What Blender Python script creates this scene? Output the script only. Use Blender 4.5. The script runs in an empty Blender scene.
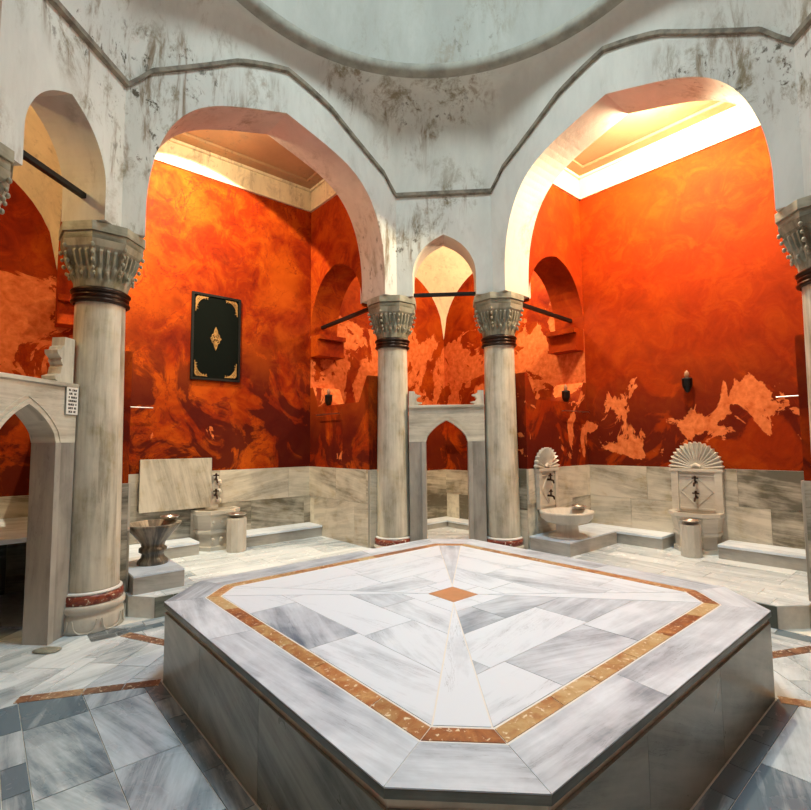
import bpy, math, random
from mathutils import Vector, Matrix
random.seed(7)
SC = bpy.context.scene
COL = SC.collection
PI = math.pi
K = 2 ** -.5

# ---------------------------------------------------------------- camera
F_PX, PITCH, YAW, ROLL = 493.3, math.radians(4.283), math.radians(4.235), math.radians(-.547)
cam_data = bpy.data.cameras.new('camera')
cam_data.sensor_width = 36
cam_data.lens = F_PX * 36 / 811
cam_data.clip_start = .02
cam = bpy.data.objects.new('camera', cam_data)
COL.objects.link(cam)
fw = Vector((-math.sin(YAW) * math.cos(PITCH), math.cos(YAW) * math.cos(PITCH), math.sin(PITCH)))
rt = Vector((math.cos(YAW), math.sin(YAW), 0))
up = rt.cross(fw)
rt2 = rt * math.cos(ROLL) + up * math.sin(ROLL)
up2 = up * math.cos(ROLL) - rt * math.sin(ROLL)
cam.matrix_world = Matrix(((rt2.x, up2.x, -fw.x, -.054), (rt2.y, up2.y, -fw.y, -3.343), (rt2.z, up2.z, -fw.z, 1.5), (0, 0, 0, 1)))
SC.camera = cam

# ---------------------------------------------------------------- world, lights, exposure
SC.view_settings.view_transform = 'Standard'
SC.view_settings.look = 'None'
SC.view_settings.exposure = 0.0
SC.view_settings.gamma = 1
SC.view_settings.use_curve_mapping = False
w = bpy.data.worlds.new('world')
SC.world = w
w.use_nodes = True
w.node_tree.nodes['Background'].inputs[0].default_value = (.75, .85, 1, 1)
w.node_tree.nodes['Background'].inputs[1].default_value = .3


def fr(theta, x, y, z):
    "a point given in a side's own frame (x along the wall, y outward) -> room"
    t = math.radians(theta)
    return Vector((x * math.cos(t) - y * math.sin(t), x * math.sin(t) + y * math.cos(t), z))


def light(name, kind, loc, energy, color, size=.1, target=None, **kw):
    d = bpy.data.lights.new(name, kind)
    d.energy = energy
    d.color = color
    if kind == 'AREA':
        d.shape = kw.get('shape', 'DISK')
        d.size = size
        if 'size_y' in kw:
            d.size_y = kw['size_y']
        if 'spread' in kw:
            d.spread = math.radians(kw['spread'])
    else:
        d.shadow_soft_size = size
    if kind == 'SPOT':
        d.spot_size = math.radians(kw.get('angle', 90))
        d.spot_blend = kw.get('blend', .3)
    o = bpy.data.objects.new(name, d)
    COL.objects.link(o)
    o.location = loc
    if target is not None:
        o.rotation_euler = (Vector(target) - Vector(loc)).to_track_quat('-Z', 'Y').to_euler()
    return o


WARM = (1, .82, .54)
light('dome_daylight', 'AREA', (0, 0, 7.75), 44, (.62, .88, 1), 1.5, (0, 0, 0), spread=84)
light('dome_skylight', 'AREA', (0, 0, 7.70), 116, (.82, .94, .93), 1.2, (0, 0, 0))
light('iwan_spot_far_left', 'SPOT', fr(45, -.95, 3.06, 5.13), 700, WARM, .03, fr(45, -.5, 4.24, 3.9), angle=97, blend=.06)
light('iwan_fill_far_left', 'POINT', fr(45, -.55, 3.06, 5.14), 45, WARM, .06)  # weak fill added beside the spot to lift this iwan
light('iwan_lamp_far_right', 'POINT', fr(-45, .15, 3.08, 5.14), 560, WARM, .06)
light('iwan_fill_near_left', 'POINT', fr(135, 0, 3.0, 5.14), 22, (1, .9, .65), .06)  # added fill light, out of view, for the near walls
light('iwan_fill_near_right', 'POINT', fr(-135, 0, 3.0, 5.14), 22, (1, .9, .72), .06)  # matching added fill on the unseen right side
light('cell_lamp_far', 'POINT', (.85, 4.05, 4.35), 130, WARM, .08)
light('cell_lamp_left', 'POINT', (-4.05, -.85, 4.35), 55, (1, .82, .42), .08)
light('cell_lamp_right', 'POINT', (4.05, -.85, 4.35), 25, WARM, .08)
light('cell_fill_near', 'AREA', (0, -4.9, 3.9), 8, (.95, .98, 1), .8, (0, -2.0, .8))  # soft fill added behind the camera, not a fitting of the cell

# ---------------------------------------------------------------- node helpers


class NT:
    def __init__(s, name):
        s.m = bpy.data.materials.new(name)
        s.m.use_nodes = True
        s.t = s.m.node_tree
        s.b = s.t.nodes['Principled BSDF']

    def n(s, typ, ins=None, **props):
        nd = s.t.nodes.new(typ)
        for k, v in props.items():
            setattr(nd, k, v)
        for k, v in (ins or {}).items():
            if hasattr(v, 'links'):
                s.t.links.new(v, nd.inputs[k])
            else:
                nd.inputs[k].default_value = v
        return nd

    def link(s, a, b):
        s.t.links.new(a, b)

    def uv(s, scale=(1, 1, 1), off=(0, 0, 0), rot=(0, 0, 0)):
        tc = s.n('ShaderNodeTexCoord')
        return s.n('ShaderNodeMapping', {0: tc.outputs['UV'], 'Scale': scale, 'Location': off, 'Rotation': rot}).outputs[0]

    def pos(s, scale=(1, 1, 1), off=(0, 0, 0)):
        tc = s.n('ShaderNodeNewGeometry')
        return s.n('ShaderNodeMapping', {0: tc.outputs['Position'], 'Scale': scale, 'Location': off}).outputs[0]

    def noise(s, vec, scale, detail=4, rough=.55, dist=0.):
        return s.n('ShaderNodeTexNoise', {'Vector': vec, 'Scale': scale, 'Detail': detail, 'Roughness': rough, 'Distortion': dist}).outputs['Fac']

    def ramp(s, fac, stops, interp='LINEAR'):
        r = s.n('ShaderNodeValToRGB', {0: fac})
        r.color_ramp.interpolation = interp
        els = r.color_ramp.elements
        while len(els) < len(stops):
            els.new(.5)
        for e, (p, c) in zip(els, stops):
            e.position = p
            e.color = (*c, 1) if len(c) == 3 else c
        return r.outputs[0]

    def val(s, fac, a, b):
        "smooth threshold 0..1"
        return s.n('ShaderNodeMapRange', {0: fac, 1: a, 2: b}, interpolation_type='SMOOTHSTEP').outputs[0]

    def mix(s, fac, a, b, mode='MIX'):
        n = s.n('ShaderNodeMix', data_type='RGBA', blend_type=mode)
        for sock, v in ((n.inputs[0], fac), (n.inputs[6], a), (n.inputs[7], b)):
            if hasattr(v, 'links'):
                s.link(v, sock)
            else:
                sock.default_value = v if not isinstance(v, tuple) or len(v) == 4 else (*v, 1)
        return n.outputs[2]

    def math(s, op, a, b=0.):
        n = s.n('ShaderNodeMath', operation=op)
        for i, v in enumerate((a, b)):
            if hasattr(v, 'links'):
                s.link(v, n.inputs[i])
            else:
                n.inputs[i].default_value = v
        return n.outputs[0]

    def done(s, color, rough=.5, bump=None, bstr=.2, bdist=.01, **kw):
        if hasattr(color, 'links'):
            s.link(color, s.b.inputs['Base Color'])
        else:
            s.b.inputs['Base Color'].default_value = (*color, 1)
        if hasattr(rough, 'links'):
            s.link(rough, s.b.inputs['Roughness'])
        else:
            s.b.inputs['Roughness'].default_value = rough
        for k, v in kw.items():
            s.b.inputs[k.replace('_', ' ')].default_value = v
        if bump is not None:
            bn = s.n('ShaderNodeBump', {'Height': bump, 'Strength': bstr, 'Distance': bdist})
            s.link(bn.outputs[0], s.b.inputs['Normal'])
        return s.m


def marble(name, light_c, dark_c, lo=.35, hi=.75, rough=.3, stretch=7, tint=None, streak=.35, scale=.8, use_tone=True):
    t = NT(name)
    v = t.uv((1, stretch, 1))
    w1 = t.noise(v, scale, 5, .6, .6)
    w2 = t.noise(t.uv((1.2, stretch * 3.2, 1), (3, 7, 0)), scale * 1.6, 5, .65, .35)
    w3 = t.noise(t.uv((2, 2, 1)), 2.2, 5, .6, .3)
    veins = t.math('ADD', t.math('MULTIPLY', w1, .6), t.math('ADD', t.math('MULTIPLY', w2, streak), t.math('MULTIPLY', w3, .4 - streak * .5)))
    if use_tone:
        at = t.n('ShaderNodeAttribute', attribute_name='tone')
        veins = t.math('ADD', veins, t.math('MULTIPLY', t.math('SUBTRACT', at.outputs['Fac'], .5), .5))
    col = t.ramp(veins, [(lo, light_c), ((lo + hi) / 2, tuple((a * .6 + b * .4) for a, b in zip(light_c, dark_c))), (hi, dark_c)])
    thin = t.val(t.math('ABSOLUTE', t.math('SUBTRACT', w2, .5)), .012, 0.)
    col = t.mix(t.math('MULTIPLY', t.math('MULTIPLY', thin, t.val(w1, .45, .6)), .45), col, tuple(c * .7 for c in dark_c))
    if tint:
        col = t.mix(t.val(w3, .5, .75), col, tint, 'MULTIPLY')
    rg = t.math('ADD', rough - .08, t.math('MULTIPLY', w3, .16))
    return t.done(col, rg, w3, .06, .004)


def red_plaster(name, peel_lo, peel_hi, peel_amt=.56, bright=1., mott=.5, dark_lo=2.4, seed=0.):
    "limewashed red plaster: mottling, hairline cracks, dark patches low down (part stain, part painted shade), peeled patches showing the pale orange coat"
    t = NT(name)
    p = t.pos((1, 1, 1), (seed, seed * 1.7, 0))
    big = t.noise(p, .9, 5, .6, .4)
    med = t.noise(p, 3.2, 6, .68, .9)
    fine = t.noise(p, 14, 4, .6, .3)
    base = t.ramp(med, [((.25 if mott > .2 else .0), (.11 * bright, .005, .001)), (.5, (.27 * bright, .023, .001)), ((.72 if mott > .2 else .92), (.44 * bright, .072, .003))])
    base = t.mix(t.math('MULTIPLY', t.val(big, .42, .62), mott), base, (.50, .085, .004))
    # dark stain blotches with winding edges, strengthened low down as painted shade
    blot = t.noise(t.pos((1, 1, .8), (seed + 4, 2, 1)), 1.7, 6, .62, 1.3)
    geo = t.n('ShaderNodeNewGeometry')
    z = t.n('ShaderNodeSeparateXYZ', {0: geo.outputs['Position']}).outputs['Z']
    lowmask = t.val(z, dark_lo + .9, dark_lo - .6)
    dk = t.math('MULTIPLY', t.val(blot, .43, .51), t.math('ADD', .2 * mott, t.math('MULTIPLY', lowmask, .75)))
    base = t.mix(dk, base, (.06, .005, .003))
    ring = t.val(t.math('ABSOLUTE', t.math('SUBTRACT', blot, .44)), .012, .004)
    base = t.mix(t.math('MULTIPLY', ring, mott), base, (.16, .014, .004))
    # cracks
    cr = t.noise(t.pos((1, 1, 1), (seed, 0, 5)), 2.4, 7, .7, .6)
    crk = t.val(t.math('ABSOLUTE', t.math('SUBTRACT', cr, .5)), .010, .002)
    base = t.mix(t.math('MULTIPLY', crk, .5 * mott + .1), base, (.10, .008, .003))
    # peeled patches
    pn = t.noise(t.pos((1, 1, .75), (seed * 2 + 1, 8, 3)), 1.9, 7, .62, .9)
    band = t.math('MULTIPLY', t.val(z, peel_lo - .15, peel_lo + .1), t.val(z, peel_hi + .5, peel_hi - .2))
    pv = t.math('ADD', pn, t.math('MULTIPLY', t.math('SUBTRACT', band, 1.), .25))
    peel = t.val(pv, peel_amt, peel_amt + .012)
    peelc = t.ramp(fine, [(.3, (.52, .10, .02)), (.7, (.78, .22, .07))])
    base = t.mix(peel, base, peelc)
    h = t.math('ADD', t.math('MULTIPLY', peel, -.5), t.math('ADD', t.math('MULTIPLY', med, .6), t.math('MULTIPLY', fine, .25)))
    return t.done(base, .7, h, .35, .02, Specular_IOR_Level=.08)


def white_plaster(name, c=(.74, .76, .71), dirt=1., z0=3.3, z1=6.2):
    t = NT(name)
    a = t.noise(t.pos((1, 1, .35)), 2.2, 7, .65, .3)
    b = t.noise(t.pos((1, 1, .16), (2, 3, 4)), 6, 8, .72, .5)
    m = t.noise(t.pos((1, 1, 1), (9, 1, 2)), .7, 3, .5, .3)
    spots = t.noise(t.pos((1, 1, .7), (9, 3, 2)), 11, 6, .7, .3)
    col = t.mix(t.val(a, .3, .7), c, tuple(x * .82 for x in c))
    streak = t.math('MULTIPLY', t.val(b, .50, .66), t.val(m, .44, .56))
    col = t.mix(t.math('MULTIPLY', streak, dirt), col, (.26, .20, .13))
    blob = t.noise(t.pos((1, 1, .6), (1, 7, 5)), 3.4, 8, .78, .4)
    bl = t.math('MULTIPLY', t.val(blob, .50, .66), t.val(m, .40, .56))
    col = t.mix(t.math('MULTIPLY', bl, dirt), col, (.24, .20, .12))
    sp = t.math('MULTIPLY', t.val(spots, .57, .66), t.val(m, .48, .60))
    col = t.mix(t.math('MULTIPLY', sp, dirt), col, (.10, .085, .055))
    return t.done(col, .75, t.math('ADD', a, t.math('MULTIPLY', spots, .3)), .3, .02)


def breccia(name, a=(.42, .17, .06), b=(.20, .06, .025), c=(.62, .38, .17)):
    t = NT(name)
    n1 = t.noise(t.pos(), 9, 6, .7, .8)
    n2 = t.noise(t.pos((1, 1, 1), (3, 3, 3)), 38, 4, .6, .5)
    at = t.n('ShaderNodeAttribute', attribute_name='tone')
    f = t.math('ADD', n1, t.math('MULTIPLY', t.math('SUBTRACT', at.outputs['Fac'], .5), .45))
    col = t.ramp(f, [(.3, c), (.5, a), (.7, b)])
    col = t.mix(t.val(n2, .58, .66), col, (.82, .72, .55))
    return t.done(col, .3, n2, .1, .003)


def plain(name, c, rough=.5, metal=0., nscale=0, namt=.15):
    t = NT(name)
    col = c
    bump = None
    if nscale:
        nn = t.noise(t.pos(), nscale, 4, .6)
        col = t.mix(t.val(nn, .35, .7), c, tuple(x * (1 - namt) for x in c))
        bump = nn
    return t.done(col, rough, bump, .15, .004, Metallic=metal)


M = {}
M['marble_floor'] = marble('marble_floor', (.74, .83, .90), (.14, .20, .25), .38, .72, .26, 5)
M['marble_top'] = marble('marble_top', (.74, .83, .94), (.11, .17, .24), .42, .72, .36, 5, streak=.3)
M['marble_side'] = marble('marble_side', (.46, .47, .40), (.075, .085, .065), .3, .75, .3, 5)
M['marble_wall'] = marble('marble_wall', (.64, .59, .49), (.13, .12, .09), .42, .70, .35, 5, (.90, .82, .66, 1))
M['marble_bench'] = marble('marble_bench', (.66, .64, .60), (.26, .25, .22), .36, .78, .3, 4)
M['marble_column'] = marble('marble_column', (.78, .74, .62), (.22, .20, .14), .43, .76, .32, 6, (.95, .90, .74, 1), use_tone=False)
M['marble_capital'] = marble('marble_capital', (.58, .55, .42), (.12, .115, .075), .40, .66, .55, 1.5, (.8, .72, .5, 1), use_tone=False)
M['marble_basin'] = marble('marble_basin', (.70, .66, .58), (.36, .32, .26), .40, .80, .35, 3, use_tone=False)
M['marble_dark'] = marble('marble_dark', (.50, .42, .31), (.07, .06, .045), .40, .62, .35, 4, use_tone=False)
M['marble_portal'] = marble('marble_portal', (.74, .71, .61), (.24, .22, .17), .46, .78, .35, 5, use_tone=False)
M['marble_jamb'] = marble('marble_jamb', (.50, .47, .42), (.20, .19, .17), .34, .74, .35, 3)
M['grout'] = plain('grout', (.80, .78, .72), .8, 0, 12)
M['grout_cream'] = plain('grout_cream', (.74, .70, .58), .8, 0, 9, .3)
M['inlay'] = breccia('inlay')
M['inlay_floor'] = breccia('inlay_floor', (.24, .11, .06), (.11, .045, .025), (.48, .34, .20))
M['inlay_gold'] = breccia('inlay_gold', (.50, .32, .14), (.34, .13, .045), (.62, .48, .26))
M['diamond'] = plain('diamond', (.60, .30, .15), .3, 0, 6)
M['porphyry'] = breccia('porphyry', (.22, .035, .018), (.09, .014, .01), (.42, .13, .06))
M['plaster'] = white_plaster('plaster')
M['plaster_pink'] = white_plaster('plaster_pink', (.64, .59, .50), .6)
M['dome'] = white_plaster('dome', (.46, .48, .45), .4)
M['molding'] = plain('molding', (.30, .27, .21), .8, 0, 8, .6)
M['ring'] = plain('ring', (.36, .36, .31), .8, 0, 5, .35)
M['frieze'] = white_plaster('frieze', (.80, .70, .46), .5)
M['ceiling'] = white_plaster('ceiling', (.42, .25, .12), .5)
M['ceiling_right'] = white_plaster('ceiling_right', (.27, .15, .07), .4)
M['vault'] = white_plaster('vault', (.82, .70, .48), .25)
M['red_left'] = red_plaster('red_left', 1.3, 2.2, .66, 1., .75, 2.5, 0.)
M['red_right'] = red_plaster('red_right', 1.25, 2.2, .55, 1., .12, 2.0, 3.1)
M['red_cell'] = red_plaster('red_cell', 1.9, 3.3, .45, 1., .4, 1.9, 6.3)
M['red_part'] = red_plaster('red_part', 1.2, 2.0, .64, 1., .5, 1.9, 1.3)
M['iron'] = plain('iron', (.012, .011, .010), .5, .6)
M['bronze'] = plain('bronze', (.05, .030, .022), .32, .9)
M['steel'] = plain('steel', (.55, .52, .48), .3, 1.)
M['brass'] = plain('brass', (.30, .17, .06), .35, .9)
M['black'] = plain('black_velvet', (.004, .006, .005), .9)
M['black'].node_tree.nodes['Principled BSDF'].inputs['Specular IOR Level'].default_value = .05
M['gold'] = plain('gold', (.42, .24, .08), .45, .5)
M['white'] = plain('white_enamel', (.80, .80, .77), .4)
M['ink'] = plain('ink', (.01, .01, .01), .6)
M['glass'] = plain('lamp_glass', (.35, .18, .10), .1)
tsky = NT('skylight_glass')
tsky.b.inputs['Emission Color'].default_value = (.9, .97, 1, 1)
tsky.b.inputs['Emission Strength'].default_value = 1.2
M['sky'] = tsky.done((.9, .95, 1), .3)

# ---------------------------------------------------------------- mesh helpers


class MB:
    def __init__(s):
        s.v, s.f, s.uv, s.tone, s.mi, s.sm = [], [], [], [], [], []

    def poly(s, pts, uv=None, tone=.5, mi=0, ang=0., off=(0, 0), smooth=False):
        i = len(s.v)
        pts = [Vector(p) for p in pts]
        s.v += pts
        s.f.append(list(range(i, i + len(pts))))
        if uv is None:
            n = Vector((0, 0, 0))
            for a, b in zip(pts, pts[1:] + pts[:1]):
                n += a.cross(b)
            if abs(n.z) >= max(abs(n.x), abs(n.y)):
                uv = [(p.x, p.y) for p in pts]
            elif abs(n.x) > abs(n.y):
                uv = [(p.y, p.z) for p in pts]
            else:
                uv = [(p.x, p.z) for p in pts]
        c, d = math.cos(ang), math.sin(ang)
        s.uv.append([(a * c - b * d + off[0], a * d + b * c + off[1]) for a, b in uv])
        s.tone.append(tone)
        s.mi.append(mi)
        s.sm.append(smooth)

    def box(s, x0, x1, y0, y1, z0, z1, **k):
        p = [(x0, y0, z0), (x1, y0, z0), (x1, y1, z0), (x0, y1, z0), (x0, y0, z1), (x1, y0, z1), (x1, y1, z1), (x0, y1, z1)]
        for q in ((3, 2, 1, 0), (4, 5, 6, 7), (0, 1, 5, 4), (2, 3, 7, 6), (1, 2, 6, 5), (3, 0, 4, 7)):
            s.poly([p[i] for i in q], **k)

    def prism(s, pts, z0, z1, **k):
        "pts: CCW outline in xy"
        n = len(pts)
        s.poly([(x, y, z1) for x, y in pts], **k)
        s.poly([(x, y, z0) for x, y in reversed(pts)], **k)
        for i in range(n):
            a, b = pts[i], pts[(i + 1) % n]
            L = math.dist(a, b)
            s.poly([(*a, z0), (*b, z0), (*b, z1), (*a, z1)], uv=[(0, z0), (L, z0), (L, z1), (0, z1)], **k)

    def prism_y(s, pts, y0, y1, **k):
        "outline in xz (CCW seen from -y), extruded along y; caps triangulated as a fan of the polygon"
        n = len(pts)
        s.poly([(x, y0, z) for x, z in pts], **k)
        s.poly([(x, y1, z) for x, z in reversed(pts)], **k)
        for i in range(n):
            a, b = pts[i], pts[(i + 1) % n]
            s.poly([(a[0], y1, a[1]), (b[0], y1, b[1]), (b[0], y0, b[1]), (a[0], y0, a[1])], **k)

    def lathe(s, prof, seg=32, rf=None, c=(0, 0, 0), smooth=True, a0=0., a1=2 * PI, **k):
        "prof: list of (r,z) bottom to top; rf(theta,z,r)->r"
        rows = []
        full = abs(a1 - a0 - 2 * PI) < 1e-6
        for r, z in prof:
            row = []
            for i in range(seg + 1):
                t = a0 + (a1 - a0) * i / seg
                q = rf(t, z, r) if rf else r
                row.append(Vector((c[0] + q * math.cos(t), c[1] + q * math.sin(t), c[2] + z)))
            rows.append(row)
        dist = 0
        base = len(s.v)
        n = seg if full else seg + 1
        for row in rows:
            s.v += row[:n]
        rm = max(p[0] for p in prof)
        for j in range(len(rows) - 1):
            d2 = dist + math.dist(prof[j], prof[j + 1])
            for i in range(seg):
                i2 = (i + 1) % n
                s.f.append([base + j * n + i, base + j * n + i2, base + (j + 1) * n + i2, base + (j + 1) * n + i])
                u0, u1 = (a0 + (a1 - a0) * i / seg) * rm, (a0 + (a1 - a0) * (i + 1) / seg) * rm
                s.uv.append([(dist, u0), (dist, u1), (d2, u1), (d2, u0)])
                s.tone.append(k.get('tone', .5))
                s.mi.append(k.get('mi', 0))
                s.sm.append(smooth)
            dist = d2

    def tube(s, path, r, seg=8, cap=True, **k):
        path = [Vector(p) for p in path]
        rows = []
        for i, p in enumerate(path):
            d = (path[min(i + 1, len(path) - 1)] - path[max(i - 1, 0)]).normalized()
            a = d.cross(Vector((0, 0, 1)))
            if a.length < .05:
                a = Vector((1, 0, 0))
            a.normalize()
            b = d.cross(a)
            rr = r[i] if isinstance(r, (list, tuple)) else r
            rows.append([p + (a * math.cos(2 * PI * j / seg) + b * math.sin(2 * PI * j / seg)) * rr for j in range(seg)])
        base = len(s.v)
        for row in rows:
            s.v += row
        for i in range(len(rows) - 1):
            for j in range(seg):
                j2 = (j + 1) % seg
                s.f.append([base + i * seg + j, base + i * seg + j2, base + (i + 1) * seg + j2, base + (i + 1) * seg + j])
                s.uv.append([(i * .1, j * .02), (i * .1, j * .02 + .02), (i * .1 + .1, j * .02 + .02), (i * .1 + .1, j * .02)])
                s.tone.append(.5)
                s.mi.append(k.get('mi', 0))
                s.sm.append(True)
        if cap:
            s.poly(list(reversed(rows[0])), **k)
            s.poly(rows[-1], **k)

    def sphere(s, c, r, seg=12, rings=8, sz=1., **k):
        prof = [(max(1e-4, r * math.cos(a)), r * sz * math.sin(a)) for a in [-PI / 2 + PI * i / rings for i in range(rings + 1)]]
        s.lathe(prof, seg, c=c, **k)

    def move(s, mat, start=0):
        for i in range(start, len(s.v)):
            s.v[i] = mat @ s.v[i]

    def build(s, name, mats, parent=None, loc=None, theta=None, weld=False, bevel=0.):
        me = bpy.data.meshes.new(name)
        me.from_pydata([tuple(v) for v in s.v], [], s.f)
        if not isinstance(mats, (list, tuple)):
            mats = [mats]
        for m in mats:
            me.materials.append(M[m])
        ul = me.uv_layers.new(name='UVMap')
        flat = [c for f in s.uv for p in f for c in p]
        ul.data.foreach_set('uv', flat)
        at = me.attributes.new('tone', 'FLOAT', 'FACE')
        at.data.foreach_set('value', s.tone)
        me.polygons.foreach_set('material_index', s.mi)
        me.polygons.foreach_set('use_smooth', s.sm)
        me.update()
        o = bpy.data.objects.new(name, me)
        COL.objects.link(o)
        if parent:
            o.parent = parent
        if loc is not None:
            o.location = loc
        if theta is not None:
            o.rotation_euler.z = math.radians(theta)
        if bevel:
            wl = o.modifiers.new('weld', 'WELD')
            wl.merge_threshold = .0004
            b = o.modifiers.new('bevel', 'BEVEL')
            b.width = bevel
            b.segments = 2
            b.limit_method = 'ANGLE'
        return o


def thing(name, label, cat, loc=(0, 0, 0), theta=0, group=None):
    o = bpy.data.objects.new(name, None)
    o.empty_display_size = .1
    COL.objects.link(o)
    o.location = loc
    o.rotation_euler.z = math.radians(theta)
    return tag(o, label, cat, group)


def tag(o, label, cat, group=None):
    o['label'] = label
    o['category'] = cat
    if group:
        o['group'] = group
    return o


def struct(mb, name, mats, theta=None, **k):
    o = mb.build(name, mats, theta=theta, **k)
    o['kind'] = 'structure'
    return o


def clip(poly, n, d):
    "keep the part of a 2D polygon where n.p <= d"
    out = []
    for i in range(len(poly)):
        a, b = poly[i], poly[(i + 1) % len(poly)]
        da, db = n[0] * a[0] + n[1] * a[1] - d, n[0] * b[0] + n[1] * b[1] - d
        if da <= 0:
            out.append(a)
        if (da < 0 < db) or (db < 0 < da):
            t = da / (da - db)
            out.append((a[0] + (b[0] - a[0]) * t, a[1] + (b[1] - a[1]) * t))
    return out


def edges_of(poly):
    "outward half planes of a convex CCW polygon"
    r = []
    for i in range(len(poly)):
        a, b = poly[i], poly[(i + 1) % len(poly)]
        dx, dy = b[0] - a[0], b[1] - a[1]
        L = math.hypot(dx, dy)
        if L < 1e-6:
            continue
        n = (dy / L, -dx / L)
        r.append((n, n[0] * a[0] + n[1] * a[1]))
    return r


def clip_to(poly, region):
    for n, d in edges_of(region):
        poly = clip(poly, n, d)
        if len(poly) < 3:
            return []
    return poly


def inset(poly, g):
    p = list(poly)
    for n, d in edges_of(poly):
        p = clip(p, n, d - g)
        if len(p) < 3:
            return []
    return p


def area(p):
    return .5 * sum(p[i][0] * p[(i + 1) % len(p)][1] - p[(i + 1) % len(p)][0] * p[i][1] for i in range(len(p)))


def slab(mb, poly, O, A, B, t=.006, gap=.0025, tone=.5, ang=0., mi=0, base=0.):
    "one stone tile: convex polygon in the plane O + aA + bB, standing t proud"
    if len(poly) < 3:
        return
    if area(poly) < 0:
        poly = poly[::-1]
    p = inset(poly, gap)
    if len(p) < 3 or abs(area(p)) < 2e-4:
        return
    N = A.cross(B)
    off = (random.uniform(0, 40), random.uniform(0, 40))
    c, d = math.cos(ang), math.sin(ang)
    P = lambda q, h: O + A * q[0] + B * q[1] + N * h
    mb.poly([P(q, t) for q in p], uv=[(q[0] * c - q[1] * d + off[0], q[0] * d + q[1] * c + off[1]) for q in p], tone=tone, mi=mi)
    for i in range(len(p)):
        a, b = p[i], p[(i + 1) % len(p)]
        mb.poly([P(a, base), P(b, base), P(b, t), P(a, t)], uv=[(a[0] + off[0], 0), (b[0] + off[0], 0), (b[0] + off[0], t), (a[0] + off[0], t)], tone=tone, mi=mi)


def rows_of(mb, region, O, A, B, y0, heights, length, t=.006, gap=.0025, tones=(.3, .7), angs=(-.15, .15), mi=0, x0=-6, x1=6, base=0.):
    "courses of slabs clipped to a convex region"
    y = y0
    for h in heights:
        x = x0 + random.uniform(0, length)
        while x < x1:
            L = length * random.uniform(.75, 1.2)
            q = clip_to([(x, y), (x + L, y), (x + L, y + h), (x, y + h)], region)
            if len(q) >= 3:
                slab(mb, q, O, A, B, t, gap, random.uniform(*tones), random.uniform(*angs), mi, base)
            x += L
        y += h


X, Y, Z = Vector((1, 0, 0)), Vector((0, 1, 0)), Vector((0, 0, 1))
O0 = Vector((0, 0, 0))

# ---------------------------------------------------------------- plan
AL, AS = 2.41, 2.80          # inner face of long / short sides of the octagon
TH = .49                     # arch wall thickness
HN = 1.36                    # half width of an iwan
PT = .47                     # partition thickness
W = 4.24                     # outer wall
ZS = 3.29                    # top of capitals
ZI = .18                     # raised iwan floor
VX = AS * math.sqrt(2) - AL  # half length of long sides (1.55)
SX = AL * math.sqrt(2) - AS  # half length of short sides (.608)
WT, WF, WC = 5.07, 5.38, 5.40
SIDES = {'far_left': 45, 'far_right': -45, 'near_left': 135, 'near_right': -135}
CORNERS = {'far': 0, 'left': 90, 'right': -90, 'near': 180}


def big_arch(x):
    s = min(1, abs(x) / HN)
    return ZS + .28 + (5.11 - ZS - .28) * (1 - .28 * s) * math.sqrt(max(0, 1 - s ** 5.5))


def small_arch(x):
    s = min(1, abs(x) / .40)
    return 3.62 + .52 * (1 - .35 * s) * math.sqrt(max(0, 1 - s ** 3.2))


def xs_of(half, end, n=20):
    q = [math.sin(PI / 2 * i / n) * half for i in range(n + 1)]
    q = [-a for a in reversed(q)] + q[1:]
    return [-end] + q + [end]


def arch_wall(mb, xs, half, hi, y0, y1, zb, zt, mi=(0, 0, 0), lo=None):
    "wall strip by strip with one opening |x|<half below hi(x) (and above lo(x) if given); mi = front, soffit, back"
    f, sfc, bk = mi
    ins = lambda x: abs(x) <= half + 1e-6
    for a, b in zip(xs, xs[1:]):
        if ins(a) and ins(b):
            za, zb2 = hi(a), hi(b)
            mb.poly([(a, y0, za), (b, y0, zb2), (b, y0, zt), (a, y0, zt)], mi=f)
            mb.poly([(b, y1, zb2), (a, y1, za), (a, y1, zt), (b, y1, zt)], mi=bk)
            mb.poly([(a, y1, za), (b, y1, zb2), (b, y0, zb2), (a, y0, za)], mi=sfc, smooth=True)
            if lo:
                la, lb = lo(a), lo(b)
                mb.poly([(a, y0, zb), (b, y0, zb), (b, y0, lb), (a, y0, la)], mi=f)
                mb.poly([(b, y1, zb), (a, y1, zb), (a, y1, la), (b, y1, lb)], mi=bk)
                mb.poly([(a, y0, la), (b, y0, lb), (b, y1, lb), (a, y1, la)], mi=sfc)
        else:
            mb.poly([(a, y0, zb), (b, y0, zb), (b, y0, zt), (a, y0, zt)], mi=f)
            mb.poly([(b, y1, zb), (a, y1, zb), (a, y1, zt), (b, y1, zt)], mi=bk)
            if not lo:
                mb.poly([(a, y1, zb), (b, y1, zb), (b, y0, zb), (a, y0, zb)], mi=sfc)
    mb.poly([(a, y0 if k == 0 else y1, zt) for a, k in ((xs[0], 0), (xs[-1], 0), (xs[-1], 1), (xs[0], 1))], mi=bk)
    for x in (-half, half):
        z1 = hi(x)
        z0 = lo(x) if lo else zb
        p = [(x, y0, z0), (x, y1, z0), (x, y1, z1), (x, y0, z1)]
        mb.poly(p if x < 0 else p[::-1], mi=sfc)
    for x in (xs[0], xs[-1]):
        p = [(x, y1, zb), (x, y0, zb), (x, y0, zt), (x, y1, zt)]
        mb.poly(p if x < 0 else p[::-1], mi=f)


# ---------------------------------------------------------------- floor
fl = MB()
e = W + .3
fl.poly([(-7, -7, 0), (7, -7, 0), (7, 7, 0), (-7, 7, 0)], mi=1)
Pq, Pp = .24, 1.84                                   # platform octagon: half short side, half width
PA = (Pp + Pq) * K                                   # platform apothem of long sides


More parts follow.
